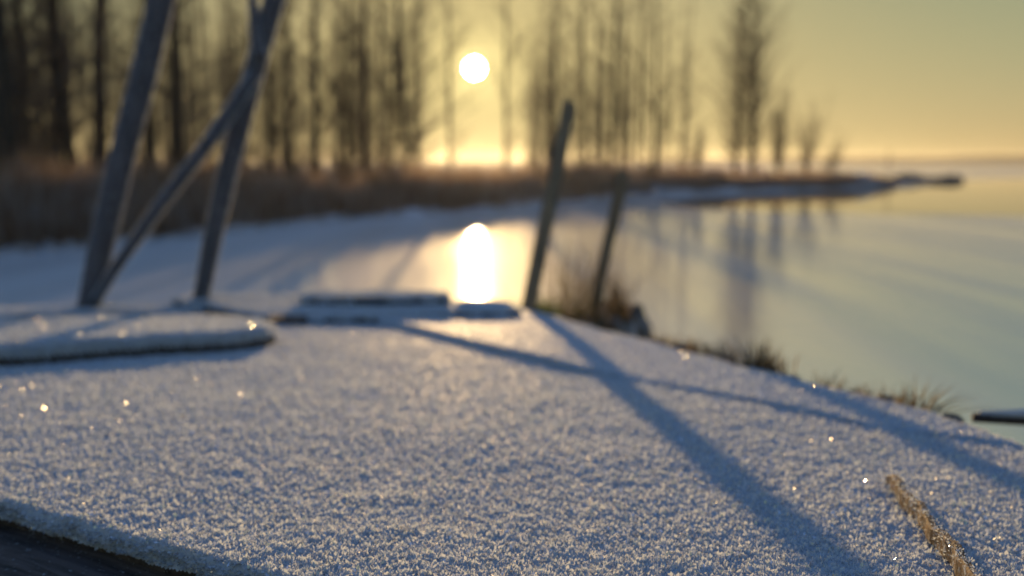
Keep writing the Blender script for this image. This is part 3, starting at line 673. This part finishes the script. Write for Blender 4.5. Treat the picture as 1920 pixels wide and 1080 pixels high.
_, q_, r_ = limb("pole", [(166, 582, YP, 42), (188, 470, YP, 46), (228, 300, YP, 46), (270, 140, YP, 47), (303, 0, YP, 45), (345, -190, YP, 43), (375, -330, YP, 40)])
frost_on(q_, r_, frame, 9000)
_, q_, r_ = limb("pole", [(374, 577, YP + .03, 28), (398, 450, YP + .03, 34), (425, 330, YP + .03, 37), (462, 190, YP + .03, 36), (487, 95, YP + .03, 36), (517, -10, YP + .03, 37), (575, -240, YP + .03, 34)])
frost_on(q_, r_, frame, 7000)
_, q_, r_ = limb("brace", [(180, 563, YP - .05, 17), (215, 505, YP - .05, 20), (300, 385, YP - .05, 24), (395, 262, YP - .05, 25), (445, 190, YP - .04, 24), (478, 140, YP - .03, 22)])
frost_on(q_, r_, frame, 5000)
_, q_, r_ = limb("side_branch", [(486, 105, YP, 22), (478, 60, YP, 18), (474, 0, YP, 15), (462, -120, YP, 10)])
frost_on(q_, r_, frame, 1500)

# ------------------------------------------------------------------ the two stakes
st = thing("stake", "tall square-cut wooden stake leaning right at the deck's back edge", "stake", tuple(at(990, 585, 3.06)), 0, "leaning stakes behind the deck")
so = Vector(st.location)
def stake(t, org, a, b, Y0, Y1, w0, w1, ext=0.15):
    A = at(a[0], a[1], Y0) - org; B = at(b[0], b[1], Y1) - org; A = A + (A - B).normalized() * ext
    d = (B - A).normalized(); s = d.cross(Vector((0, 1, 0))).normalized(); f = s.cross(d)
    V = []; n = 14
    for i in range(n + 1):
        q = i / n; c = A.lerp(B, q) + s * 0.0012 * math.sin(q * 6); w = (w0 * (1 - q) + w1 * q) / 2 / FPX * Y0
        tw = 0.25 * q
        for k, (u, v) in enumerate([(-1, -.7), (-.75, -.95), (.75, -.95), (1, -.7), (1, .7), (.75, .95), (-.75, .95), (-1, .7)]):
            V.append(tuple(c + (s * (u * math.cos(tw) - v * math.sin(tw) * .8) + f * (u * math.sin(tw) + v * .8)) * w + d * (0.008 * u if i == n else 0)))
    F = []
    for i in range(n):
        for k in range(8): F.append((i * 8 + k, i * 8 + (k + 1) % 8, i * 8 + 8 + (k + 1) % 8, i * 8 + 8 + k))
    F += [tuple(range(8))[::-1], tuple(n * 8 + k for k in range(8))]
    me = bpy.data.meshes.new("shaft"); me.from_pydata(V, [], F); obj("shaft", me, M_STAKE, t)
    return B, d, s
B, d_, s_ = stake(st, so, (992, 578), (1068, 192), 3.06, 3.12, 30, 24)
mb = MB(); mb.tube([B - s_ * 0.010 - d_ * .006, B + s_ * 0.022 - d_ * .012], [0.010, 0.009], 8); obj("nail_head", mb.mesh("nail_head"), M_STAKE, st)
st2 = thing("stake", "shorter dark stake leaning right, farther back among the reeds", "stake", tuple(at(1130, 500, 3.4)), 0, "leaning stakes behind the deck")
B2, _, _ = stake(st2, Vector(st2.location), (1131, 500), (1170, 318), 3.4, 3.4, 21, 23, 0.16)

# ------------------------------------------------------------------ grasses
def tuft(px, py, Y, n, H, spread, label, m=M_GRASS, lean=0.3, name="grass_tuft", cat="grass tuft", group="grass tufts along the deck edge", W=0.0035, z=None):
    p = at(px, py, Y); P = np.zeros((n, 3)); P[:, 0] = rng.normal(0, spread, n); P[:, 1] = rng.normal(0, spread, n); P[:, 2] = -0.02
    V, F = blades(P, H * rng.uniform(0.3, 1.1, n) * (1 - 0.3 * np.clip(np.hypot(P[:, 0], P[:, 1]) / (2.5 * spread), 0, 1)), W, lean, 3, 0.6)
    zz = float(bank_z(np.array([p.x]), np.array([p.y]))[0]) if z is None else z
    o = obj(name, mesh_np(name, V, F), m); o.location = (p.x, p.y, zz); tag(o, label, cat, group); return o
def edge_pt(px, py, off=0.012):
    x, y = deck(px, py); return x + off, y + off * 0.7
def etuft(px, py, n, H, sp, label, **k):
    x, y = edge_pt(px, py); p = Vector((x, y, 0)); P = (960 + x / y * FPX, 0)
    o = tuft(px, py, 1.0, n, H, sp, label, **k); o.location = (x, y, deck_z(x, y) - .012); return o
etuft(1415, 690, 220, 0.10, 0.020, "largest dark grass tuft on the right edge of the deck", lean=0.35)
etuft(1300, 660, 120, 0.075, 0.02, "low brown grass tuft left of the largest edge tuft")
etuft(1345, 672, 110, 0.08, 0.016, "small grass tuft touching the left of the largest edge tuft")
etuft(1530, 722, 110, 0.06, 0.016, "low flat grass tuft right of the largest edge tuft", lean=0.6)
etuft(1625, 745, 110, 0.055, 0.016, "short dark grass tuft left of the spiky edge tuft", lean=0.5)
etuft(1692, 762, 130, 0.08, 0.015, "spiky dark grass tuft second largest on the deck edge", lean=0.45)
etuft(1240, 645, 120, 0.07, 0.025, "frosted brown grass tuft at the foot of the reed clump")
tuft(1016, 585, 3.14, 260, 0.11, 0.035, "bright green grass tuft at the foot of the tall stake", M_GREEN, 0.5, group=None, z=deck_z(0, 3.0) - 0.03)
for i, (px, Y, n, H, sp, lb) in enumerate([(1045, 3.2, 80, 0.36, 0.05, "tall pale reed clump just right of the tall stake"), (1085, 3.5, 110, 0.38, 0.055, "tall reed clump midway between the two stakes"),
        (1120, 3.25, 90, 0.24, 0.035, "reed clump in front of the second stake's foot"), (1156, 3.45, 160, 0.22, 0.022, "dark dense reed clump round the second stake's foot"), (1185, 3.3, 80, 0.20, 0.035, "sparse low reed clump right of the second stake"),
        (1100, 3.1, 150, 0.12, 0.045, "short brown grass clump on the bank between the stakes"), (1200, 2.75, 100, 0.10, 0.035, "short frosted grass clump at the right foot of the reeds")]):
    tuft(px, 560, Y, n, H, sp, lb, M_GRASS, 0.22, "reed_clump", "reeds", "reed clumps behind the deck", 0.0028)
for px, py, w in [(1215, 640, .022), (1262, 652, .028), (1330, 674, .024), (1375, 690, .018), (1465, 708, .016), (1580, 738, .018), (1640, 752, .02), (1760, 785, .016)]:
    x, y = edge_pt(px, py, 0.02); tag(lump("stone", x, y, deck_z(x, y) - 0.006, w, w * .7, w * .55, M_STONE, px), {1215: "small frosted stone at the right foot of the reeds", 1262: "wider frosted stone next right along the deck edge", 1330: "dark stone between the low brown tuft and the largest edge tuft",
        1375: "small stone touching the left of the largest edge tuft", 1465: "small flat stone right of the largest edge tuft", 1580: "small dark stone between the flat tuft and the short dark tuft", 1640: "dark stone just left of the spiky edge tuft", 1760: "small stone right of the spiky edge tuft"}[px], "stone", "stones along the deck edge")
# ground cover on the near bank
N = 5000; X = rng.uniform(-0.1, 1.6, N); Y = rng.uniform(0.6, 6.4, N); z = bank_z(X, Y); sd, _, _ = poly_sd(DECK, X, Y)
k = (sd < -0.005) & (z > 0.35) & (vnoise(X * 4, Y * 4, 61) > 0.42); P = np.stack([X, Y, z - .01], -1)[k]
V, F = blades(P, rng.uniform(0.02, 0.07, len(P)), 0.003, 0.5); o = obj("short_grass", mesh_np("short_grass", V, F), M_GRASS); o['kind'] = 'stuff'; o['label'] = 'short dead grass on the near bank'

# ------------------------------------------------------------------ batten bottom right, log at right edge
def strip(name, a, b, up, w, h_, m, label, cat):
    A = Vector((*deck(*a, up), 0)); B = Vector((*deck(*b, up), 0)); d = (B - A).normalized(); s = Vector((-d.y, d.x, 0)); L = (B - A).length
    V = []; n = 30
    for i in range(n + 1):
        q = i / n; c = d * L * q; zz = deck_z(0, A.y + d.y * L * q) - deck_z(0, A.y)
        jt = 0.0012 * math.sin(q * 23) + 0.0008 * math.sin(q * 61)
        hh = h_ * min(1, 0.55 + q * 8)
        for u, v in ((-1, -0.3), (-1, .85), (-.6, 1), (.6, 1), (1, .85), (1, -0.3)): V.append((c.x + s.x * (u * w / 2 + jt), c.y + s.y * (u * w / 2 + jt), zz + v * hh + jt))
    F = [tuple(range(6)), tuple(n * 6 + k for k in range(6))[::-1]] + [(i * 6 + k, i * 6 + 6 + k, i * 6 + 6 + (k + 1) % 6, i * 6 + (k + 1) % 6) for i in range(n) for k in range(6)]
    r = thing(name, label, cat, (A.x, A.y, deck_z(0, A.y)))
    me = bpy.data.meshes.new("wood"); me.from_pydata(V, [], F); obj("wood", me, m, r)
    # frost needles on top and flanks
    nn = 1200; q = rng.uniform(0, 1, nn); u = rng.uniform(-1, 1, nn); v = np.where(rng.random(nn) < 0.6, 1.0, rng.uniform(0.1, 1, nn)); u = np.where(v < 1, np.sign(u), u)
    c = np.stack([d.x * L * q + s.x * u * w / 2, d.y * L * q + s.y * u * w / 2, -SLOPE * d.y * L * q + v * h_ * np.minimum(1, .55 + q * 8)], -1)
    g = np.stack([s.x * u * .8, s.y * u * .8, 0.3 + 0.7 * (v >= 1)], -1) + rng.normal(0, .5, (nn, 3)); g /= np.linalg.norm(g, axis=1)[:, None]
    e = np.cross(g, rng.normal(0, 1, (nn, 3))); e /= np.linalg.norm(e, axis=1)[:, None]; ln = rng.uniform(.0008, .0024, nn)[:, None]
    V = np.stack([c, c + g * ln * .5 + e * ln * .25, c + g * ln, c + g * ln * .5 - e * ln * .25], 1).reshape(-1, 3)
    o = obj("frost_needles", mesh_np("frost_needles", V, np.arange(4 * nn).reshape(-1, 4)), M_CRYS, r); o['kind'] = 'stuff'; return r
strip("batten", (1668, 900), (1900, 1180), 0.003, 0.0065, 0.012, M_WOODWARM, "thin brown wooden batten with frost needles, bottom right corner", "batten")
x0, y0 = deck(1850, 800); lg = thing("log", "dark log end with a snow cap entering at the right edge", "log", (x0 + .05, y0 + 0.10, deck_z(0, y0) - .015))
mb = MB(); mb.tube([(-0.02, 0, 0), (0.04, -.012, .001), (.12, -.035, -0.006), (.2, -.06, -.02)], [0.006, 0.008, 0.0095, 0.009], 14); obj("log_body", mb.mesh("log_body"), M_WOODDARK, lg)
mb = MB(); mb.tube([(-0.012, 0, 0.004), (0.04, -.012, .007), (.12, -.035, 0.001), (.19, -.057, -.012)], [0.005, 0.0075, 0.008, 0.007], 12); obj("snow_cap", mb.mesh("snow_cap"), M_FROST, lg)

# ------------------------------------------------------------------ haze
HAZE = 0.0002
if HAZE:
    x0_, x1_, y0_, y1_, z0_, z1_ = -1600, 1600, -40, 2600, -1.5, 18.5
    V = [(x0_, y0_, z0_), (x1_, y0_, z0_), (x1_, y1_, z0_), (x0_, y1_, z0_), (x0_, y0_, z1_), (x1_, y0_, z1_), (x1_, y1_, z1_), (x0_, y1_, z1_)]
    me = bpy.data.meshes.new("haze"); me.from_pydata(V, [], [(3, 2, 1, 0), (4, 5, 6, 7), (0, 1, 5, 4), (1, 2, 6, 5), (2, 3, 7, 6), (3, 0, 4, 7)])
    m, t, o, N = mat("haze"); v = N('ShaderNodeVolumePrincipled'); v.inputs['Density'].default_value = HAZE; v.inputs['Anisotropy'].default_value = 0.65
    v.inputs['Color'].default_value = (0.95, 0.95, 0.95, 1); t.links.new(v.outputs[0], o.inputs['Volume'])
    ho = obj("haze", me, m); ho['kind'] = 'stuff'
